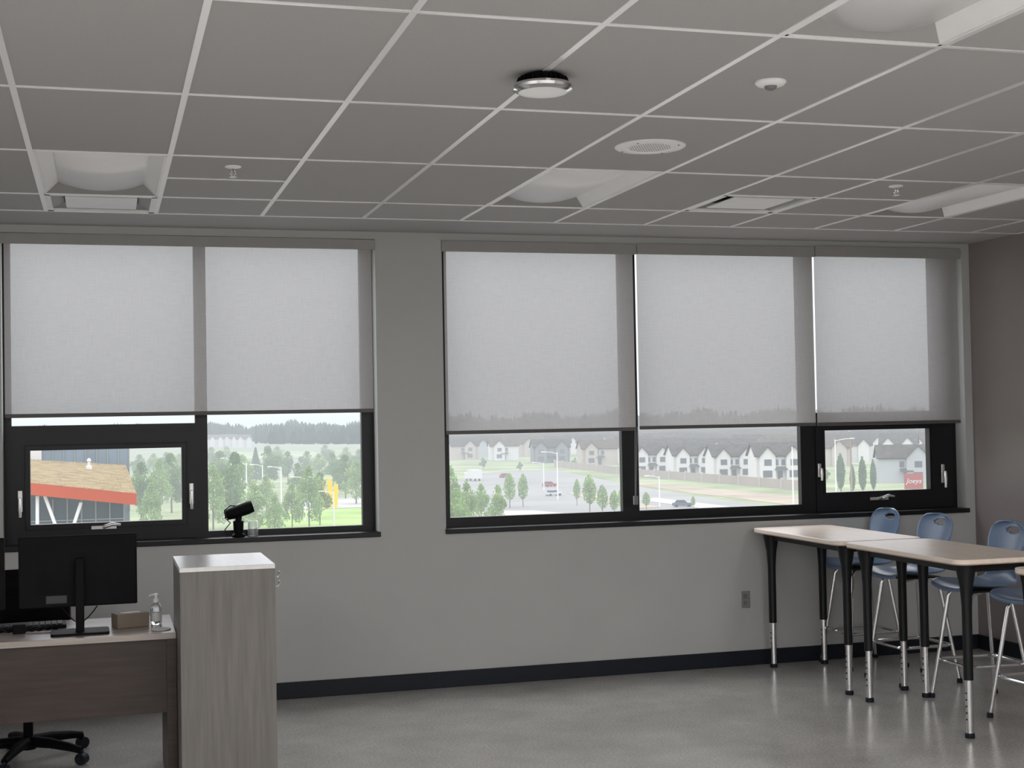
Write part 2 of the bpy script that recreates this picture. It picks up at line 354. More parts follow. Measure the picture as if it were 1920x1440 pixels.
# ---- shades
YS = Yw+.015
def shade(ua, ub, vmid, uh, vh, va, vb, label, c0, c1):
    x0, x1 = P(ua, vmid, Y=YS).x, P(ub, vmid, Y=YS).x
    zh = P(uh, vh, Y=YS).z
    z1 = P(uh, va, Y=Yw-.015).z; z0 = P(uh, vb, Y=Yw-.015).z
    t = thing('roller_shade', label, 'roller shade', ((x0+x1)/2, YS, zh), group='roller shades')
    MB().box(c0, c1, Yw-.015, Yw, z0, z1).build('valance', m_val, t, world=True, bevel=.002)
    MB().tube([(x0, YS+.02, z0+.045), (x1, YS+.02, z0+.045)], .016, 12).build('roller', m_val, t, world=True)
    MB().poly([(x0, YS, zh), (x1, YS, zh), (x1, YS, z0+.045), (x0, YS, z0+.045)]).build('fabric', m_shade, t, world=True)
    MB().box(x0, x1, YS-.006, YS+.006, zh-.012, zh+.012).build('hem_bar', m_hem, t, world=True, bevel=.003)
def vx(u): return P(u, 460, Y=Yw-.015).x
shade(8, 698, 620, 360, 775, 443, 462, 'grey roller shade half lowered over the left window group', vx(-2), vx(703))
shade(834, 1189, 640, 1010, 808, 454, 474, 'grey roller shade on the right windows, next to the plain wall pier', vx(828), vx(1193))
shade(1196, 1526, 640, 1360, 799, 459, 479, 'grey roller shade in the middle of the three right windows', vx(1194.5), vx(1527))
shade(1529, 1797, 640, 1660, 793, 463, 483, 'grey roller shade over the bay beside the taupe wall', vx(1528.5), vx(1800))
q0 = P(1191, 800, Y=Yw+.01); q1 = P(1191, 930, Y=Yw+.01)
t = thing('shade_cord', 'grey bead cord with weight hanging at the mullion between first and second right shades', 'cord', q1)
MB().tube([(q0.x, q0.y, q0.z), (q1.x, q1.y, q1.z)], .003, 6).tube([(q0.x+.015, q0.y, q0.z), (q1.x+.006, q1.y, q1.z)], .003, 6).build('chain', m_stick, t, world=True)
MB().box(q1.x-.012, q1.x+.018, q1.y-.012, q1.y+.012, q1.z-.06, q1.z).build('weight', m_stick, t, world=True, bevel=.003)
# ------------------------------------------------------------ tables
def make_table(label, loc):
    t = thing('high_table', label, 'table', loc, group='high tables with stools')
    W, L = .305, .61
    MB().prism(rrect(-W, W, -L, L, .08, 8), .936, .962).build('tabletop', m_maple, t, bevel=.004)
    MB().prism(rrect(-W+.001, W-.001, -L+.001, L-.001, .08, 8), .932, .9358).build('edge_band', m_mapleedge, t)
    for q in ((-.178, .178, -.52, -.49), (-.178, .178, .49, .52), (-.21, -.18, -.5, .5), (.18, .21, -.5, .5)): MB().box(*q, .885, .931).build('apron_rail', m_black, t)
    for sx in (-1, 1):
        for sy in (-1, 1):
            x, y = sx*.195, sy*.51
            lg = MB().tube([(x, y, .931), (x, y, .90), (x, y, .80), (x, y, .70), (x, y, .31)], [.060, .052, .034, .027, .026], 16).build('leg', m_black, t, smooth=True)
            MB().tube([(x, y, .32), (x, y, .025)], .021, 14).build('lower_tube', m_chrome, lg, smooth=True)
            for k in range(5): MB().tube([(x-.0195, y-.005, .1+.035*k), (x-.0222, y-.0055, .1+.035*k)], .005, 8).build('pin_hole', m_dark, lg)
            MB().lathe([(.022,.028),(.026,.02),(.026,0.002),(.022,0)], (x, y, 0), 16).build('glide', m_base, lg)
    return t
tb = make_table('maple topped high table whose far end touches the window wall', (4.63, 8.31, 0))
def table_copy(label, loc):
    c = copy_tree(tb); c.location = loc; c['label'] = label; return c
table_copy('maple topped high table second from the window wall, in front of the stools', (4.63, 7.05, 0))
table_copy('maple topped high table showing only one corner at the right photo edge', (4.66, 5.45, 0))
# ------------------------------------------------------------ stools
def catmull(pts, n):
    out = []; m = len(pts)-1
    for i in range(n+1):
        s = i/n*m; k = min(int(s), m-1); f = s-k
        p0, p1, p2, p3 = pts[max(k-1, 0)], pts[k], pts[k+1], pts[min(k+2, m)]
        out.append(tuple(.5*((2*b)+(-a+c)*f+(2*a-5*b+4*c-e)*f*f+(-a+3*b-3*c+e)*f**3) for a, b, c, e in zip(p0, p1, p2, p3)))
    return out
def make_stool(label, loc, rz):
    t = thing('bar_stool', label, 'stool', loc, rz, 'blue bar stools')
    prof = catmull([(-.215,.672,.165,0),(-.208,.694,.18,0),(-.15,.708,.20,0),(-.05,.700,.205,0),(.06,.696,.20,.0),(.135,.708,.19,.2),(.18,.745,.165,.6),(.20,.81,.15,1),(.215,.88,.165,1),(.232,.95,.188,1),(.248,1.015,.182,1),(.256,1.05,.155,1),(.259,1.068,.11,1),(.260,1.076,.05,1)], 100)
    n = 36; b = MB(); rows = []
    for x, z, wd, bk in prof:
        rows.append([(x-.045*bk*(abs(2*j/n-1))**2, wd*(2*j/n-1), z+.022*(1-bk)*(abs(2*j/n-1))**2.5) for j in range(n+1)])
    b.loft(rows, cap=False, closed=False)
    keep = []
    for f in b.f:
        c = sum((b.v[i] for i in f), Vector())/len(f)
        if c.z > .95 and (c.y/.066)**2+((c.z-1.022)/.02)**2 < 1: continue
        keep.append(f)
    b.f = keep
    b.build('seat_shell', m_blue, t, smooth=True, solid=.009)
    MB().box(-.14, .14, -.14, .14, .672, .682).build('under_plate', m_black, t)
    for sx in (-1, 1):
        for sy in (-1, 1):
            lg = MB().tube([(sx*.05, sy*.1, .67), (sx*.115, sy*.115, .665), (sx*.135, sy*.122, .63), (sx*.215, sy*.20, .02)], .0125, 10).build('leg', m_chrome, t, smooth=True)
            MB().lathe([(.014,.03),(.018,.022),(.018,.001),(.014,0)], (sx*.216, sy*.201, 0), 12).build('foot_cap', m_base, lg)
    z = .24; k = 1-(z-.02)/.61; cx = .135+.08*k; cy = .122+.078*k
    r = rrect(-cx, cx, -cy, cy, .05, 5); pts = [(x, y, z) for x, y in r]; pts.append(pts[0]); pts.append(pts[1])
    MB().tube(pts, .01, 8).build('foot_ring', m_chrome, t, smooth=True)
    return t
st = make_stool('blue plastic bar stool with chrome legs standing against the window wall', (5.06, 8.70, 0), 0)
for y, rz, lb in ((8.08, .03, 'blue plastic bar stool second from the window wall'), (7.33, -.05, 'blue plastic bar stool third from the window wall, behind the second table'), (6.74, .04, 'blue plastic bar stool at the right photo edge with only seat and legs showing')):
    c = copy_tree(st); c.location = (5.06, y, 0); c.rotation_euler.z = rz; c['label'] = lb
# ------------------------------------------------------------ desk area
cx0, cx1, cy0, cy1 = P(337,1100,Y=6.60).x, P(516,1100,Y=6.60).x, 6.60, 7.22
DZ = .755; x1 = cx0-.003; x0 = -1.5
t = thing('desk', 'dark walnut teacher desk with solid front panel', 'desk', ((x0+x1)/2, 7.26, 0))
MB().box(x0, x1, 6.93, 7.60, DZ-.03, DZ).build('desktop', m_desktop, t, world=True, bevel=.002)
MB().box(x0+.04, x1-.045, 6.965, 6.985, .37, DZ-.031).build('modesty_panel', m_walnut, t, world=True)
MB().box(x1-.045, x1, 6.94, 7.59, 0, DZ-.031).build('end_panel', m_walnut, t, world=True)
MB().box(x0, x0+.04, 6.94, 7.59, 0, DZ-.031).build('end_panel', m_walnut, t, world=True)
cz = P(430,1061,Y=6.60).z
t = thing('cabinet', 'tall grey wood-grain cabinet with top coloured bright by window light at the desk end', 'cabinet', ((cx0+cx1)/2, (cy0+cy1)/2, 0))
MB().box(cx0, cx1, cy0, cy1, 0, cz-.022).build('body', m_ash, t, world=True, bevel=.002)
MB().box(cx0-.001, cx1+.001, cy0-.002, cy1, cz-.0215, cz).build('top', m_ashtop, t, world=True, bevel=.002)
for v in (1076, 1094):
    z = P(516, v, Y=6.68).z
    b = MB().box(cx1, cx1+.004, 6.66, 6.70, z-.02, z+.02); b.tube([(cx1+.003, 6.68, z-.005), (cx1+.02, 6.68, z-.015), (cx1+.03, 6.68, z), (cx1+.028, 6.68, z+.012)], .004, 8); b.build('hook', m_chrome, t, smooth=True, world=True)
# monitors
def monitor(px, py, label, rz=0):
    t = thing('monitor', label, 'monitor', (px, py, DZ), rz, 'computer monitors on the desk')
    MB().box(-.28, .27, .04, .062, .125, .47).build('screen_body', m_bplast, t, bevel=.006)
    MB().loft([[(-.2,.04,.19),(.19,.04,.19),(.19,.04,.41),(-.2,.04,.41)],[(-.15,.034,.22),(.14,.034,.22),(.14,.034,.38),(-.15,.034,.38)]]).build('rear_housing', m_bplast, t, smooth=True)
    MB().box(-.27, .26, .0622, .063, .14, .46).build('screen', m_dark, t)
    MB().box(-.02, .02, -.012, .033, .008, .36).build('neck', m_bplast, t, bevel=.004)
    MB().prism(rrect(-.135, .135, -.08, .11, .02, 4), 0, .012).build('base', m_bplast, t, bevel=.003)
    MB().box(-.155, -.06, .0385, .0396, .145, .182).build('sticker', m_mstick, t)
    pts = [(-.08+.16*k/14, -.004-.015*math.sin(k*.5), .13-.075*math.sin(PI*k/14)) for k in range(15)]
    MB().tube(pts, .003, 6).build('cable', m_bplast, t, smooth=True)
    return t
p = P(150, 1191, Z=DZ)
monitor(p.x, p.y+.06, 'black computer monitor seen from behind, nearest the grey cabinet', .02)
monitor(p.x-.615, p.y+.07, 'black computer monitor cropped by the left photo edge', -.03)
# keyboard
p = P(62, 1186, Z=DZ); t = thing('keyboard', 'black keyboard lying on the desk below the monitors', 'keyboard', (p.x-.05, 7.36, DZ), .05)
MB().box(-.22, .2, -.07, .07, 0.001, .018).build('keyboard_case', m_bplast, t, bevel=.004)
k = MB()
for i in range(14):
    for j in range(5): k.box(-.205+i*.028, -.183+i*.028, -.06+j*.025, -.04+j*.025, .018, .024)
k.build('keys', m_base, t)
p = P(36, 1188, Z=DZ); t = thing('cable_hub', 'small black hub with tangled cables at the desk front edge', 'cables', (p.x, p.y, DZ))
for k in range(3):
    MB().tube([(-.12+.3*i/20, .02+.02*math.sin(i*.7+k*2), .006+.016*abs(math.sin(i*.45+k))) for i in range(21)], .004, 6).build('cable', m_bplast, t, smooth=True)
MB().box(-.03, .03, -.02, .02, .001, .045).build('hub_box', m_bplast, t, bevel=.004)
# tissue box
p = P(248, 1177, Z=DZ); t = thing('tissue_box', 'low brown tissue box beside the pump bottle', 'box', (p.x-.008, p.y+.05, DZ), .3)
MB().box(-.08, .08, -.05, .05, .001, .07).build('carton', m_card, t, bevel=.002)
MB().prism(rrect(-.05, .05, -.02, .02, .019, 5), .0702, .0712).build('opening', m_paper, t)
# sanitizer
p = P(293, 1171, Z=DZ); t = thing('pump_bottle', 'clear pump bottle of hand sanitizer on the desk', 'bottle', (p.x, p.y, DZ))
MB().lathe([(.024,.001),(.028,.006),(.028,.085),(.02,.10),(.012,.106),(.012,.112)], n=24).build('bottle', m_clear, t, smooth=True)
MB().lathe([(.0285,.02),(.0285,.06)], n=24, cap=False).build('label_band', m_paper, t, smooth=True)
MB().lathe([(.014,.112),(.014,.128),(.005,.13),(.005,.145),(.011,.146),(.011,.155),(.002,.156)], n=16).tube([(0,0,.151),(-.03,-.01,.149),(-.034,-.011,.142)], .004, 8).build('pump', m_white, t, smooth=True)
p = P(302, 1181, Z=DZ)
tag(MB().lathe([(.045,0.0),(.047,.003),(.045,.006),(.002,.006)], (p.x, p.y, DZ+.001), 32).build('coaster', m_paper, smooth=True), 'flat round white coaster on the desk in front of the pump bottle', 'coaster')
# office chair
t = thing('office_chair', 'black swivel office chair tucked behind the desk', 'chair', (-.40, 7.83, 0))
MB().lathe([(.04,.06),(.045,.08),(.04,.12),(.028,.13)], n=20).build('hub', m_bplast, t, smooth=True)
MB().tube([(0,0,.12),(0,0,.40)], .025, 16).build('gas_column', m_bplast, t, smooth=True)
for k in range(5):
    a = -.62+2*PI*k/5; ca, sa2 = math.cos(a), math.sin(a)
    lg = MB().tube([(ca*r, sa2*r, z) for r, z in ((.03,.10),(.14,.098),(.26,.085),(.33,.072))], [.03,.027,.022,.018], 10).build('leg', m_bplast, t, smooth=True)
    cs = MB()
    cs.tube([(ca*.335+sa2*.022, sa2*.335-ca*.022, .03), (ca*.335-sa2*.022, sa2*.335+ca*.022, .03)], .03, 16)
    cs.tube([(ca*.335, sa2*.335, .03), (ca*.335, sa2*.335, .072)], .009, 8); cs.build('caster', m_base, lg)
MB().prism(rrect(-.23, .23, -.22, .22, .07), .42, .49).build('seat', m_bplast, t, bevel=.02)
MB().tube([(0,.15,.41),(0,.27,.44),(0,.29,.6)], .022, 8).build('back_bar', m_bplast, t, smooth=True)
MB().loft([[(x, .27+.05*(x/.2)**2*-1, z) for x in (-.21,-.1,0,.1,.21)] for z in (.56,.7,.85,.98)], cap=False, closed=False).build('backrest', m_bplast, t, smooth=True, solid=.03)
# device on sill
p = P(447, 991, Y=Yw+.05); t = thing('desk_device', 'small black swivel head device with looped cable on the left window sill', 'device', (p.x, Yw+.045, zb))
MB().lathe([(.04,0.001),(.042,.01),(.036,.02),(.03,.024)], n=24).lathe([(.03,.024),(.032,.06),(.034,.1),(.02,.105)], n=24).build('base', m_bplast, t, smooth=True)
MB().tube([(-.075,0,.140),(-.03,0,.152),(.06,0,.182),(.09,0,.192)], [.032,.038,.041,.037], 20).build('head', m_bplast, t, smooth=True)
MB().tube([(-.07,0,.145),(-.085,0,.141)], .022, 20).build('lens', m_dark, t)
MB().tube([(0,0,.1),(.005,0,.15)], .02, 12).build('neck', m_bplast, t, smooth=True)
MB().tube([(.0,.01,.195),(-.05,.01,.198),(-.085,.01,.17),(-.08,.01,.12),(-.05,.0,.09),(-.085,-.01,.05),(-.07,-.01,.006)], .004, 6).build('cable', m_base, t, smooth=True)
p = P(474, 990, Y=Yw+.05)
tag(MB().lathe([(.03,0.001),(.034,.004),(.034,.09),(.028,.1),(.026,.1),(.031,.088),(.031,.006),(.002,.005)], (p.x, Yw+.05, zb), 24).build('glass_jar', m_clear, smooth=True), 'small clear jar beside the black device on the sill', 'jar')
# outlet
p = P(1397, 1124, Y=Yw); t = thing('electrical_outlet', 'steel electrical outlet plate low on the window wall', 'outlet', (p.x, Yw, p.z))
MB().prism(rrect(-.036, .036, -.006, 0, .003, 2), -.058, .058).build('plate', m_steel, t)
for s in (-1, 1):
    r = MB().box(-.017, .017, -.009, -.006, s*.025-.015, s*.025+.015).build('receptacle', m_stick, t, bevel=.003)
    for x in (-.0075, .0075): MB().box(x-.0015, x+.0015, -.0095, -.009, s*.025-.006, s*.025+.008).build('slot', m_dark, r)
# ------------------------------------------------------------ outdoors
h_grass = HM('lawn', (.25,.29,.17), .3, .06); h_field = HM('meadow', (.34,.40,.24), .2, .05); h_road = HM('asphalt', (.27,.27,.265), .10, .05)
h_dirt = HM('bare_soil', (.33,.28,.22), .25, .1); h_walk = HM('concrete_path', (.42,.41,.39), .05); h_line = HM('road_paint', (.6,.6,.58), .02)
h_bounce = HM('bounce_paving', (.52,.50,.475), .05)  # for the added patch that reflects light into the room
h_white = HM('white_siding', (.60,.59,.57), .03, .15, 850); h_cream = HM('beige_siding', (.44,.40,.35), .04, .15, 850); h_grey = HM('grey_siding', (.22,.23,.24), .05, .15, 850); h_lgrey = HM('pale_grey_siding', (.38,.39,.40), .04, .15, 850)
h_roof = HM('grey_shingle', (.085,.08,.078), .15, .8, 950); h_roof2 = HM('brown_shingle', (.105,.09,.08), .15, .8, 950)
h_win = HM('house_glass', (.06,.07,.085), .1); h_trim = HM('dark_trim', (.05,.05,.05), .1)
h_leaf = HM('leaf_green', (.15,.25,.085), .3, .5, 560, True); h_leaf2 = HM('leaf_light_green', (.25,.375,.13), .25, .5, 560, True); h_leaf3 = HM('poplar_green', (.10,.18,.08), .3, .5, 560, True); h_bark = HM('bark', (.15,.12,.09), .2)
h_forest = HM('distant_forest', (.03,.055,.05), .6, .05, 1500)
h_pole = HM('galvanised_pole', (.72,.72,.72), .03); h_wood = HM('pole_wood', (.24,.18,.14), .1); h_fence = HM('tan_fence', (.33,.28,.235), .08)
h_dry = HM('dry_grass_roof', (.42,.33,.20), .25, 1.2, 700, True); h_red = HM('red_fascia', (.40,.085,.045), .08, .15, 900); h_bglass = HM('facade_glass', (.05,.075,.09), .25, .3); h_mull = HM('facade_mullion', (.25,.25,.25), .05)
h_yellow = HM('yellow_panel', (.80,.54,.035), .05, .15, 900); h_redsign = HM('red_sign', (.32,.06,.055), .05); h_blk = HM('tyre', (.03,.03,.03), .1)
def gpoly(name, px, mat, dz, label, cat):
    pts = [G(u, v) for u, v in px]
    return tag(MB().poly([(p.x, p.y, ZG+dz) for p in pts]).build(name, mat), label, cat, kind='structure')
tag(MB().poly([(-2500,14,ZG),(4500,14,ZG),(4500,4500,ZG),(-2500,4500,ZG)]).build('ground', h_grass), 'green ground outside the building', 'ground', kind='structure')
tag(MB().poly([(-40,14,ZG+.04),(130,14,ZG+.04),(130,95,ZG+.04),(-40,95,ZG+.04)]).build('bounce_ground', h_bounce), 'unseen pale ground added to bounce light up through the windows', 'ground', kind='structure')  # unseen pale patch added to reflect neutral light onto the ceiling
gpoly('road', [(836,912),(900,888),(960,882),(1045,882),(1190,912),(1300,930),(1510,958),(1760,985),(1760,1060),(836,1060)], h_road, .06, 'wide pale grey road with lanes and junction outside', 'road')
gpoly('dirt_verge', [(1190,903),(1510,932),(1800,955),(1800,972),(1510,951),(1300,925),(1190,909)], h_dirt, .05, 'brown bare soil strip beside the road', 'verge')
gpoly('median', [(1060,925),(1120,930),(1240,952),(1180,955)], h_dirt, .12, 'tan paved median in the road', 'median')
gpoly('sidewalk', [(836,1000),(836,960),(1000,958),(1190,975),(1510,1010),(1510,1040)], h_walk, .1, 'pale concrete sidewalk near the saplings', 'sidewalk')
gpoly('kerb_strip', [(1195,938),(1230,934),(1510,968),(1510,980)], h_walk, .11, 'pale kerb strip dividing the road lanes', 'kerb')
gpoly('parking_lot', [(300,905),(345,898),(360,930),(300,945)], h_road, .05, 'grey parking area beyond the trees at left', 'parking lot')
gpoly('parking_lot', [(490,864),(600,860),(610,885),(490,890)], h_road, .05, 'pale far parking area between trees', 'parking lot')
gpoly('playing_field', [(392,848),(590,846),(600,858),(392,862)], h_field, .05, 'distant pale green playing field', 'field')
gpoly('lawn', [(500,960),(690,952),(700,1000),(480,1010)], HM('bright_lawn', (.26,.37,.13), .2, .1, 700), .06, 'bright green lawn near the yellow panels', 'lawn')
gpoly('plaza', [(540,938),(680,932),(690,951),(530,958)], h_walk, .06, 'pale paved plaza around the yellow panels', 'plaza')
# trees
def leaf_crown(n, fn, size):
    b = MB()
    for _ in range(n):
        p = fn(); a = Vector((random.gauss(0,1), random.gauss(0,1), random.gauss(0,1))).normalized(); c = a.orthogonal().normalized(); e = a.cross(c); s = size*random.uniform(.6, 1.3)
        b.poly([p+c*s+e*s*.3, p-c*s*.3+e*s, p-c*s-e*s*.3, p+c*s*.3-e*s])
    return b
def ell(cz, rx, rz):
    def f():
        while 1:
            v = Vector((random.uniform(-1,1), random.uniform(-1,1), random.uniform(-1,1)))
            if .25 < v.length < 1: break
        k = 1-.35*max(v.z, 0); return Vector((v.x*rx*k, v.y*rx*k, cz+v.z*rz))
    return f
def conf():
    t = random.random()**1.3; a = random.uniform(0, 2*PI); r = (1-t)*2.1*random.uniform(.6, 1)
    return Vector((r*math.cos(a), r*math.sin(a), 1+8.7*t))
def multi(seed, k=9):
    rr = random.Random(seed)
    cs = [(0,0,5.0,2.0),(.1,0,7.6,1.5),(.2,-.1,9.1,.8)]+[(rr.uniform(-2,2), rr.uniform(-2,2), rr.uniform(2.6,7), rr.uniform(.8,1.5)) for _ in range(k)]
    def f():
        x, y, z, r = random.choice(cs)
        v = Vector((random.gauss(0,1), random.gauss(0,1), random.gauss(0,1))).normalized()*r*random.random()**.4*1.12
        return Vector((x, y, z))+v
    return f
protos = {}
def tree(kind, u, vb, vt, label, group, fat=1):
    p = G(u, vb); h = (vb-vt)/F*depth(p)
    if kind not in protos:
        t = thing('tree', label, 'tree', p, 0, group)
        if kind == 'broad': leaf_crown(2600, multi(1), .22).build('crown', h_leaf, t); th = 5
        elif kind == 'light': leaf_crown(2000, multi(5), .21).build('crown', h_leaf2, t); th = 5
        elif kind == 'poplar': leaf_crown(1600, ell(5.6, 1.25, 4.5), .22).build('crown', h_leaf3, t); th = 3
        elif kind == 'sapling': leaf_crown(600, ell(6, 2.3, 3.9), .3).build('crown', h_leaf2, t); th = 8
        else: leaf_crown(1500, conf, .24).build('crown', h_leaf3, t); th = 2
        b = MB().tube([(0,0,0),(.05,0,th/2),(0,.03,th)], [.18,.14,.06], 8)
        if kind in ('broad', 'light', 'sapling'):
            for a in (0, 2.1, 4.2): b.tube([(0,0,th*.6),(math.cos(a)*1.2,math.sin(a)*1.2,th*1.05)], [.08,.03], 6)
        b.build('trunk', h_bark, t); protos[kind] = t
    else:
        t = copy_tree(protos[kind]); t['label'] = label; t['group'] = group
    t.location = p; s = h/10; t.scale = (s*fat, s*fat, s); t.rotation_euler.z = random.uniform(0, 6)
gl_ = 'trees seen through the left window'; gr_ = 'trees along the road'
for u, vb, vt, k, f in ((265,985,866,'broad',.8),(300,968,860,'light',.8),(322,962,850,'broad',.9),(284,1005,905,'light',.8),
        (400,996,872,'light',.8),(440,988,848,'broad',.8),(476,1004,905,'light',.9),(505,915,836,'broad',1),(480,905,838,'conifer',1.2),(540,905,846,'broad',1),
        (600,985,885,'broad',.7),(648,935,852,'broad',1),(668,945,862,'light',1),(515,1004,928,'light',.9),(548,990,905,'light',.8),(580,992,872,'light',.75),(625,910,848,'broad',1),(412,925,845,'broad',1.1),(455,928,852,'light',1.1),(560,935,868,'broad',.9),(500,960,890,'light',.9),
        (262,900,852,'broad',1.2),(288,896,850,'light',1.2),(312,893,848,'broad',1.2),(336,890,850,'light',1.2),(396,880,838,'broad',1.3),(424,876,836,'light',1.3),(520,880,836,'light',1.3),(575,890,846,'broad',1.2),(598,900,850,'light',1.2),(675,888,842,'broad',1.3),(650,882,838,'light',1.3),(610,872,834,'broad',1.3),(690,915,850,'broad',1)):
    tree(k, u, vb, vt, {'broad': 'dark green bushy tree in the park outside the left window', 'light': 'light green loose tree in the park outside the left window', 'conifer': 'narrow conifer in the park outside the left window'}[k], gl_+' '+k, f)
for u, vb, vt, k, f in ((846,1000,872,'light',.6),(876,1010,902,'light',.7),(903,992,906,'light',.7),(934,1004,908,'light',.7),(858,1032,915,'light',.9)):
    tree(k, u, vb, vt, 'light green tree clustered at the lower left of the right windows', 'trees at the near road corner', f)
for u, vb, vt, f in ((956,953,886,.8),(981,951,887,.7),(1082,948,897,.6),(1106,962,888,.8),(1130,968,908,.8),(1152,968,918,.8),(1166,962,914,.7),(1212,956,922,1),(1300,953,930,.9)):
    tree('sapling', u, vb, vt, 'young slender street tree planted beside the road', 'young street trees', f)
for u, vb, vt, f in ((1577,926,850,.9),(1599,926,872,.8),(1618,926,857,.9),(1638,924,862,.8)):
    tree('poplar', u, vb, vt, 'narrow dark poplar outside the rightmost sash', 'poplars outside the rightmost sash', f)
for u, vb, vt in ((906,880,858),(975,884,866),(1078,878,858),(1512,903,875),(1752,912,880),(1550,903,880)):
    tree('broad', u, vb, vt, 'small round tree growing among the houses', 'trees among the houses', 1.1)
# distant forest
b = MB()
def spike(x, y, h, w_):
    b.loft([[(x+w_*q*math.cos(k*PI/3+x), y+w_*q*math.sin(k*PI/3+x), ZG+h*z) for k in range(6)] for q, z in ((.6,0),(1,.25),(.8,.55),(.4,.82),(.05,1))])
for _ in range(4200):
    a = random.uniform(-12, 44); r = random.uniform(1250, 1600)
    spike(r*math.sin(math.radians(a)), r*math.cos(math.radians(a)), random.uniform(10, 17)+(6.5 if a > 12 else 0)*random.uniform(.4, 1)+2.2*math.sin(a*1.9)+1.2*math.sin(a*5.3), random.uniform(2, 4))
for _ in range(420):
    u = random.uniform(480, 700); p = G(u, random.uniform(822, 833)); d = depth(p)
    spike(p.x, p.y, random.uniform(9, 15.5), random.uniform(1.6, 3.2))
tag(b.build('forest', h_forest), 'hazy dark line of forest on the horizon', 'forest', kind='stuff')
# houses
def make_house(label, group, w_, d, h, rh, wm, rm, gables, detail=True):
    t = thing('house', label, 'house', (0,0,ZG), 0, group)
    b = MB().box(-w_/2, w_/2, 0, d, 0, h)
    for s in (-1, 1): b.loft([[(s*w_/2, 0, h), (s*w_/2, d, h), (s*w_/2, d/2, h+rh)], [(s*(w_/2-.2), 0, h), (s*(w_/2-.2), d, h), (s*(w_/2-.2), d/2, h+rh)]])
    r = MB(); o = .45
    for s in (-1, 1):
        y0 = -o if s < 0 else d+o; zz = h-rh*o/(d/2)
        r.loft([[(-w_/2-o, y0, zz), (w_/2+o, y0, zz), (w_/2+o, d/2, h+rh), (-w_/2-o, d/2, h+rh)], [(-w_/2-o, y0, zz+.25), (w_/2+o, y0, zz+.25), (w_/2+o, d/2, h+rh+.25), (-w_/2-o, d/2, h+rh+.25)]])
    for gx, gw, gh in gables:
        b.box(gx-gw/2, gx+gw/2, -1.3, 0, 0, h); b.loft([[(gx-gw/2, -1.3, h), (gx+gw/2, -1.3, h), (gx, -1.3, h+gh)], [(gx-gw/2, d*.3, h), (gx+gw/2, d*.3, h), (gx, d*.3, h+gh)]])
        for s in (-1, 1):
            k = gh/(gw/2)*.3
            e = [(gx+s*(gw/2+.3), h-k), (gx, h+gh)]
            r.loft([[(e[0][0], -1.7, e[0][1]), (e[1][0], -1.7, e[1][1]), (e[1][0], d*.45, e[1][1]), (e[0][0], d*.45, e[0][1])], [(e[0][0], -1.7, e[0][1]+.25), (e[1][0], -1.7, e[1][1]+.25), (e[1][0], d*.45, e[1][1]+.25), (e[0][0], d*.45, e[0][1]+.25)]])
    b.build('wall', wm, t); r.build('roof', rm, t)
    if detail:
        for gx, gw, gh in gables:
            MB().box(gx-.8, gx+.8, -1.38, -1.3, h*.62, h*.86).build('window', h_win, t)
            MB().box(gx-1.1, gx+.9, -1.38, -1.3, .9, 2.4).build('window', h_win, t)
        for x in (-w_*.08, w_*.08): MB().box(x-.5, x+.5, -.08, 0, h*.62, h*.85).build('window', h_win, t)
        MB().box(-.55, .55, -.08, 0, .2, 2.3).build('door', h_trim, t)
        MB().loft([[(-1.4, 0, 3.0), (1.4, 0, 3.0), (1.4, 0, 3.2), (-1.4, 0, 3.2)], [(-1.4, -1.6, 2.5), (1.4, -1.6, 2.5), (1.4, -1.6, 2.7), (-1.4, -1.6, 2.7)]]).build('porch_roof', h_trim, t)
    return t
def place(t, u, vb, rz, s=1):
    p = G(u, vb); t.location = p; t.rotation_euler.z = -math.atan2(p.x, p.y)+rz; t.scale = (s, s, s)
tw = [(-2.9, 3.4, 1.9), (2.9, 3.4, 1.9)]
def fresh(label, group, wm=h_white, rm=h_roof, w_=10.5, g=tw, h=5.6): return make_house(label, group, w_, 9, h, 2.6, wm, rm, g)
GA = 'white townhouses behind the fence'
a = fresh('white twin gabled townhouse behind the fence, leftmost of the front row', GA); place(a, 1222, 890, .25)
for u, vb, lb in ((1300, 893, 'white twin gabled townhouse behind the fence, second in the front row'), (1377, 897, 'white twin gabled townhouse behind the fence, third in the front row')):
    c = copy_tree(a); c['label'] = lb; place(c, u, vb, .25)
c = copy_tree(a); c['label'] = 'white twin gabled townhouse, largest and rightmost of the front row'; place(c, 1463, 902, .22, 1.08)
GB = 'larger houses beside the road'
a = fresh('grey two storey house with wide roof across the road junction', GB, h_grey, h_roof, 13, [(-4, 4, 2), (3.5, 4.2, 2.2)]); place(a, 1035, 868, .15)
c = fresh('beige house beside the grey house across the junction', GB, h_cream, h_roof2, 12, [(-3, 4, 2)]); place(c, 1125, 872, .2)
c = fresh('pale grey gabled house outside the rightmost sash', GB, h_lgrey, h_roof, 12, [(2.5, 5, 2.6)]); place(c, 1700, 905, .1)
c = fresh('beige house at the far left of the road', GB, h_cream, h_roof, 11, [(2, 4.2, 2)]); place(c, 872, 862, .1)
c = fresh('white house next to the beige house at the far left of the road', GB, h_white, h_roof2, 11, [(-2, 4.2, 2)]); place(c, 946, 863, .1)
kinds = []
for i, (wm, rm, gb, cn) in enumerate(((h_white, h_roof, tw, 'white'), (h_cream, h_roof2, [(2.4, 4.2, 2.1)], 'beige'), (h_lgrey, h_roof, [(-2.6, 4, 2)], 'pale grey'))):
    k = make_house('x', 'x', 11, 9.5, 5.6, 2.9, wm, rm, gb, False); kinds.append([k, cn, False])
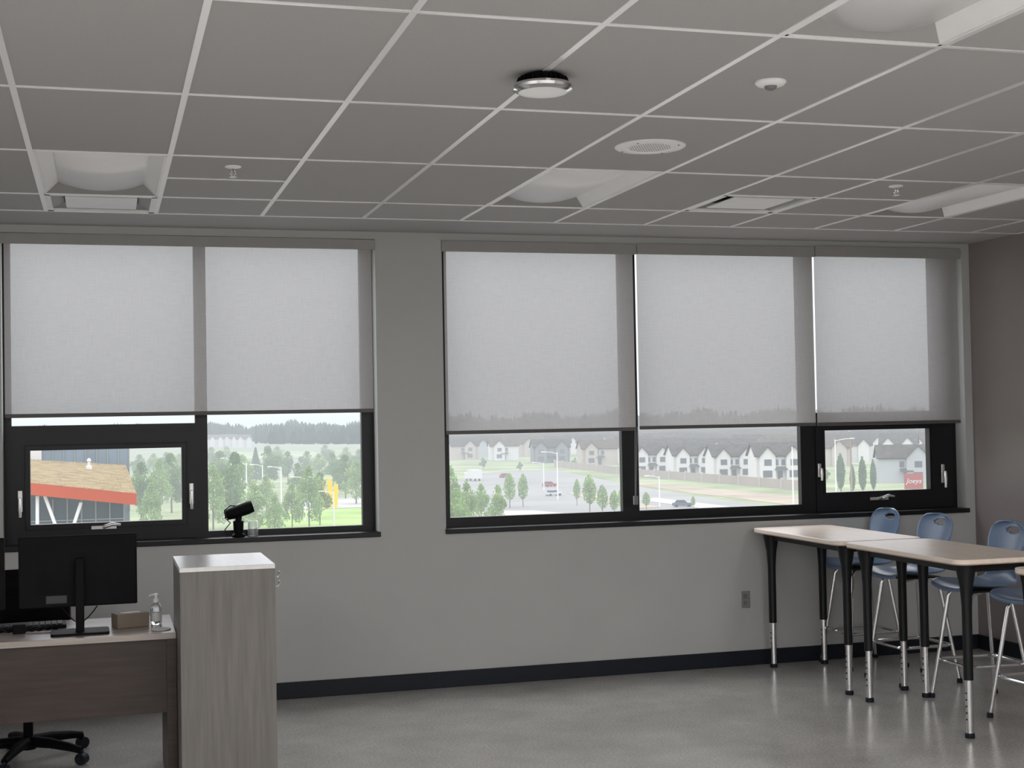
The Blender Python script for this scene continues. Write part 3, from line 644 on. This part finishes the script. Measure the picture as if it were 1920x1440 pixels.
for ri, (v, ua, ub, rn) in enumerate(((877, 1200, 1640, 'second'), (870, 1190, 1800, 'third'), (864, 1180, 1800, 'fourth'), (858.5, 1170, 1800, 'fifth'), (853, 840, 1790, 'sixth'), (848, 836, 1790, 'seventh'), (843.5, 836, 1790, 'eighth'), (839.5, 836, 1790, 'ninth'), (836, 836, 1790, 'tenth'), (833, 836, 1790, 'eleventh'), (830, 836, 1790, 'twelfth'), (827, 836, 1790, 'most distant'))):
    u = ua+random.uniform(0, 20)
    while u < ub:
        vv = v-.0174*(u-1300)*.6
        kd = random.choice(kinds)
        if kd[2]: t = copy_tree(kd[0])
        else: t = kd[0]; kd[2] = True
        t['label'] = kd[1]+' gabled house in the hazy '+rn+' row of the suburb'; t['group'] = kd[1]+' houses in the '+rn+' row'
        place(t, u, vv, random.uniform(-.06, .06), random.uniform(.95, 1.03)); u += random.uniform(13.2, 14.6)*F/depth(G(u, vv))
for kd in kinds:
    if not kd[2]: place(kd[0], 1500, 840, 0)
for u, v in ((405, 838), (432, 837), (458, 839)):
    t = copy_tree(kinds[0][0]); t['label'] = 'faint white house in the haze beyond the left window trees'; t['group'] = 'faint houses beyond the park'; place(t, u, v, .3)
# fence
pts = [G(u, v) for u, v in ((1040, 875), (1120, 884), (1200, 894), (1350, 906), (1510, 920))]
t = thing('fence', 'long tan board fence between the road and the white townhouses', 'fence', pts[0])
b = MB()
for p, q in zip(pts, pts[1:]):
    n = (q-p).normalized().cross(Vector((0,0,1)))*.06; up3 = Vector((0,0,2.0))
    b.loft([[p-n, q-n, q-n+up3, p-n+up3], [p+n, q+n, q+n+up3, p+n+up3]])
b.build('board_panel', h_fence, t, world=True)
for p, q in zip(pts, pts[1:]):
    n = max(2, int((q-p).length/9))
    for k in range(n):
        c = p.lerp(q, k/n); MB().box(c.x-.2, c.x+.2, c.y-.2, c.y+.2, c.z, c.z+2.3).build('post', h_walk, t, world=True)
# poles
def lamp_post(u, vb, vt, label, group, arm=1.6, mat=None):
    p = G(u, vb); h = (vb-vt)/F*depth(p); t = thing('lamp_post', label, 'lamp post', p, 0, group)
    MB().tube([(0,0,0),(0,0,h)], [.14,.09], 8).build('pole', mat or h_pole, t)
    if arm:
        MB().tube([(0,0,h-.3),(-arm*.5,0,h+.05),(-arm,0,h+.1)], .06, 6).build('arm', h_pole, t)
        MB().box(-arm-.7, -arm+.1, -.18, .18, h+.03, h+.2).build('lamp_head', h_pole, t, bevel=.04)
for u, vb, vt in ((420,980,888),(463,965,868),(493,950,872),(528,966,876),(572,978,895),(434,930,860),(626,988,922)):
    lamp_post(u, vb, vt, 'slim white lamp post among the trees outside the left window', 'lamp posts outside the left window')
lamp_post(1046, 938, 848, 'tall white lamp post standing beside the parked cars on the road', 'road lamp posts', 2.5)
lamp_post(1020, 920, 868, 'shorter white lamp post left of the tall one by the road', 'road lamp posts', 2)
lamp_post(1237, 952, 893, 'white lamp post at the pale kerb strip of the road', 'road lamp posts', 2)
lamp_post(1488, 962, 838, 'tall white pole near the right edge of the middle bay', 'road lamp posts', 0)
lamp_post(1568, 930, 824, 'white street lamp with long arm outside the rightmost sash', 'road lamp posts', -4)
p = G(1597, 928); h = 102/F*depth(p)
t = thing('utility_pole', 'brown wooden utility pole between the poplars', 'utility pole', p)
MB().tube([(0,0,0),(0,0,h)], [.22,.15], 8).build('pole', h_wood, t); MB().box(-1.2, 1.2, -.08, .08, h-1, h-.8).build('crossarm', h_wood, t)
# cars
def car(u, v, col, rz, label, kind='car'):
    p = G(u, v); t = thing('truck' if kind == 'truck' else 'car', label, 'truck' if kind == 'truck' else 'car', p, rz)
    pm = HM('car_paint', col, .03); s_ = .75 if kind == 'truck' else .78; t.scale = (s_, s_, s_)
    if kind == 'truck':
        MB().box(-3.5, 2, -1.25, 1.25, .9, 3.9).build('cargo_box', pm, t); MB().box(2.1, 4.2, -1.15, 1.15, .6, 2.9).build('cab', pm, t, bevel=.2)
        MB().box(3.5, 4.22, -1.0, 1.0, 1.8, 2.7).build('windshield', h_win, t); wx_ = (-2.3, 3.1); r = .5
    else:
        z1 = 1.0; MB().prism(rrect(-2.25, 2.25, -.9, .9, .3, 3), .35, z1).build('body', pm, t, bevel=.12)
        MB().loft([[(-1.7,-.82,z1),(1.1,-.82,z1),(1.1,.82,z1),(-1.7,.82,z1)],[(-1.3,-.68,1.55),(.45,-.68,1.55),(.45,.68,1.55),(-1.3,.68,1.55)]]).build('cabin', h_win, t)
        MB().box(-1.25, .4, -.66, .66, 1.55, 1.6).build('roof', pm, t); wx_ = (-1.4, 1.4); r = .34
    for x in wx_:
        for s in (-1, 1): MB().tube([(x, s*.95, r), (x, s*.7, r)], r, 12).build('wheel', h_blk, t)
car(888, 902, (.62,.62,.62), 1.9, 'white box truck on the road at the left', 'truck')
car(948, 896, (.35,.05,.05), .3, 'red car near the left junction')
car(1030, 913, (.35,.06,.06), .4, 'red car behind the pale car on the road')
car(1038, 930, (.45,.47,.50), .2, 'pale silver car beside the tall lamp post')
car(1280, 951, (.10,.12,.16), -.3, 'dark blue car on the right of the road')
car(1080, 876, (.06,.06,.07), .1, 'black car parked left near the grey house')
car(1104, 878, (.10,.10,.12), .1, 'dark grey car parked right near the grey house')
car(332, 912, (.08,.09,.1), .2, 'black car in the parking area at the left')
car(322, 922, (.6,.6,.6), .2, 'white car in the parking area at the left')
car(540, 880, (.5,.5,.53), .2, 'silver car in the far parking area')
car(562, 881, (.1,.1,.11), .2, 'dark car in the far parking area')
# yellow panels
p = G(618, 952); t = thing('yellow_sculpture', 'yellow slanted panel structure in the park', 'sculpture', p)
dd = depth(p)/F
for k, (xa, hh, lean) in enumerate(((-12, 58, 6), (-4, 50, 8), (4, 56, 2), (11, 45, -4))):
    MB().loft([[((xa-4)*dd, 0, 0), ((xa+4)*dd, 0, 0), ((xa+4)*dd, .4, 0), ((xa-4)*dd, .4, 0)], [((xa-6-lean)*dd, 0, hh*dd), ((xa+2-lean)*dd, 0, hh*dd*.96), ((xa+2-lean)*dd, .4, hh*dd*.96), ((xa-6-lean)*dd, .4, hh*dd)]]).build('panel', h_yellow, t)
# red sign
p = G(1714, 935); dd = depth(p)/F; t = thing('sign', 'red sign with white script lettering outside the rightmost sash', 'sign', p, -math.atan2(p.x, p.y))
MB().box(-17*dd, 17*dd, 0, .5, 18*dd, 47*dd).build('sign_panel', h_redsign, t)
for s in (-13, 13): MB().box((s-1)*dd, (s+1)*dd, .1, .4, 0, 18*dd).build('post', h_pole, t)
cu = bpy.data.curves.new('lettering', 'FONT'); cu.body = 'Joeys'; cu.size = 13*dd; cu.shear = .3; cu.align_x = 'CENTER'; cu.extrude = .03
to = bpy.data.objects.new('lettering_curve', cu); COL.objects.link(to)
bpy.context.view_layer.update()
me = bpy.data.meshes.new_from_object(to.evaluated_get(bpy.context.evaluated_depsgraph_get())); bpy.data.objects.remove(to)
lo = bpy.data.objects.new('lettering', me); COL.objects.link(lo); lo.parent = t; lo.rotation_euler = (PI/2, 0, 0); lo.location = (0, -.04, 29*dd); me.materials.clear(); me.materials.append(h_line)
# building with planted roof
YBL = 110
B = lambda u, v, dy=0: P(u, v, Y=YBL+dy)
t = thing('community_building', 'low glass building with sloping dry grass roof and red fascia', 'building', (B(150, 930).x, YBL+8, ZG))
fa = [B(-150, 885), B(256, 926), B(256, 947), B(-150, 908)]
MB().loft([fa, [p+Vector((0, 1.2, 0)) for p in fa]]).build('fascia', h_red, t, world=True)
k0, k1 = P(-150, 850, Y=YBL+22), P(236, 872, Y=YBL+22)
MB().poly([fa[0]+Vector((0,.2,.02)), fa[1]+Vector((0,.2,.02)), k1, k0]).build('planted_roof', h_dry, t, world=True)
rg = MB()
for _ in range(6000):
    s, q = random.random(), random.random(); p = fa[0].lerp(fa[1], s).lerp(k0.lerp(k1, s), q); r = random.uniform(.06, .22); a = random.uniform(0, PI); c = Vector((math.cos(a)*.03, math.sin(a)*.03, 0))
    rg.poly([p-c, p+c, p+Vector((random.uniform(-.1,.1),random.uniform(-.1,.1),r))])
ro = rg.build('roof_grass', h_dry, t, world=True); ro['kind'] = 'stuff'
e = fa[1]; MB().poly([e+Vector((0,.2,0)), fa[2]+Vector((0,.2,0)), k1+Vector((0,0,-1)), k1]).build('roof_edge', h_pole, t, world=True)
xa, xb = B(-150, 930, 3).x, B(232, 930, 3).x
MB().box(xa, xb, YBL+3, YBL+20, ZG, B(150, 935, 3).z).build('glass_wall', h_bglass, t, world=True)
n = 14
for k in range(n+1):
    x = xa+(xb-xa)*k/n; MB().box(x-.05, x+.05, YBL+2.9, YBL+3, ZG, B(150, 935, 3).z).build('mullion', h_mull, t, world=True)
for zz in (-9, -7, -5.4): MB().box(xa, xb, YBL+2.85, YBL+2.9, zz-.04, zz+.04).build('transom', h_mull, t, world=True)
for (ua, va, ub, vb) in ((84, 930, 104, 985), (152, 942, 138, 985), (70, 930, 70, 985)):
    p, q = B(ua, va, .8), B(ub, vb, .8); q = p+(q-p)*3.2
    MB().tube([p, q], .13, 8).build('strut', h_pole, t, world=True)
ux0, ux1 = P(78, 850, Y=YBL+23).x, P(242, 850, Y=YBL+23).x
MB().box(ux0, ux1, YBL+23, YBL+40, ZG, P(150, 836, Y=YBL+23).z).build('upper_block', HM('blue_glass', (.16,.20,.24), .15, .4), t, world=True)
for k in range(9): x = ux0+(ux1-ux0)*k/8; MB().box(x-.04, x+.04, YBL+22.9, YBL+23, -6, P(150, 838, Y=YBL+23).z).build('upper_mullion', h_mull, t, world=True)
MB().box(P(-150, 850, Y=YBL+22.5).x, ux0, YBL+22.5, YBL+40, ZG, P(60, 835, Y=YBL+22.5).z).build('white_block', h_white, t, world=True)
p = P(167, 881, Y=YBL+15); MB().lathe([(.25,-.2),(.25,.3),(.12,.4),(.12,.7),(.19,.75),(.13,.95),(.02,1.0)], p, 16).build('roof_vent', h_white, t, world=True, smooth=True)
# ------------------------------------------------------------ light
W = bpy.data.worlds.new('sky'); S.world = W; W.use_nodes = True; nt = W.node_tree
bg = nt.nodes['Background']; tc = nt.nodes.new('ShaderNodeTexCoord'); sp = nt.nodes.new('ShaderNodeSeparateXYZ'); cr = nt.nodes.new('ShaderNodeValToRGB')
nt.links.new(tc.outputs['Generated'], sp.inputs[0]); nt.links.new(sp.outputs['Z'], cr.inputs['Fac']); nt.links.new(cr.outputs['Color'], bg.inputs['Color'])
cr.color_ramp.elements[0].color = (.275,.298,.312,1); cr.color_ramp.elements[0].position = .0
cr.color_ramp.elements[1].color = (.95,.96,1,1); cr.color_ramp.elements[1].position = .4
bg.inputs['Strength'].default_value = 3.3
for a, b2 in ((A0, A1), (B0, B1)):
    ld = bpy.data.lights.new('portal', 'AREA'); ld.shape = 'RECTANGLE'; ld.size = b2-a; ld.size_y = zt-zs; ld.cycles.is_portal = True
    o = bpy.data.objects.new('portal', ld); COL.objects.link(o); o.location = ((a+b2)/2, Yw+.3, (zs+zt)/2); o.rotation_euler = (-PI/2, 0, 0)
# unseen fill lamps added below the ceiling to brighten the room
for x in (-1.83, .609, 3.05, 4.88):
    for y in (-1.7, .4, 1.95):
        ld = bpy.data.lights.new('fill_lamp', 'AREA'); ld.shape = 'RECTANGLE'; ld.size = .55; ld.size_y = 1.1; ld.energy = 40; ld.color = (1, .985, .985)
        o = bpy.data.objects.new('fill_lamp', ld); COL.objects.link(o); o.location = (x, y, HC-.02)
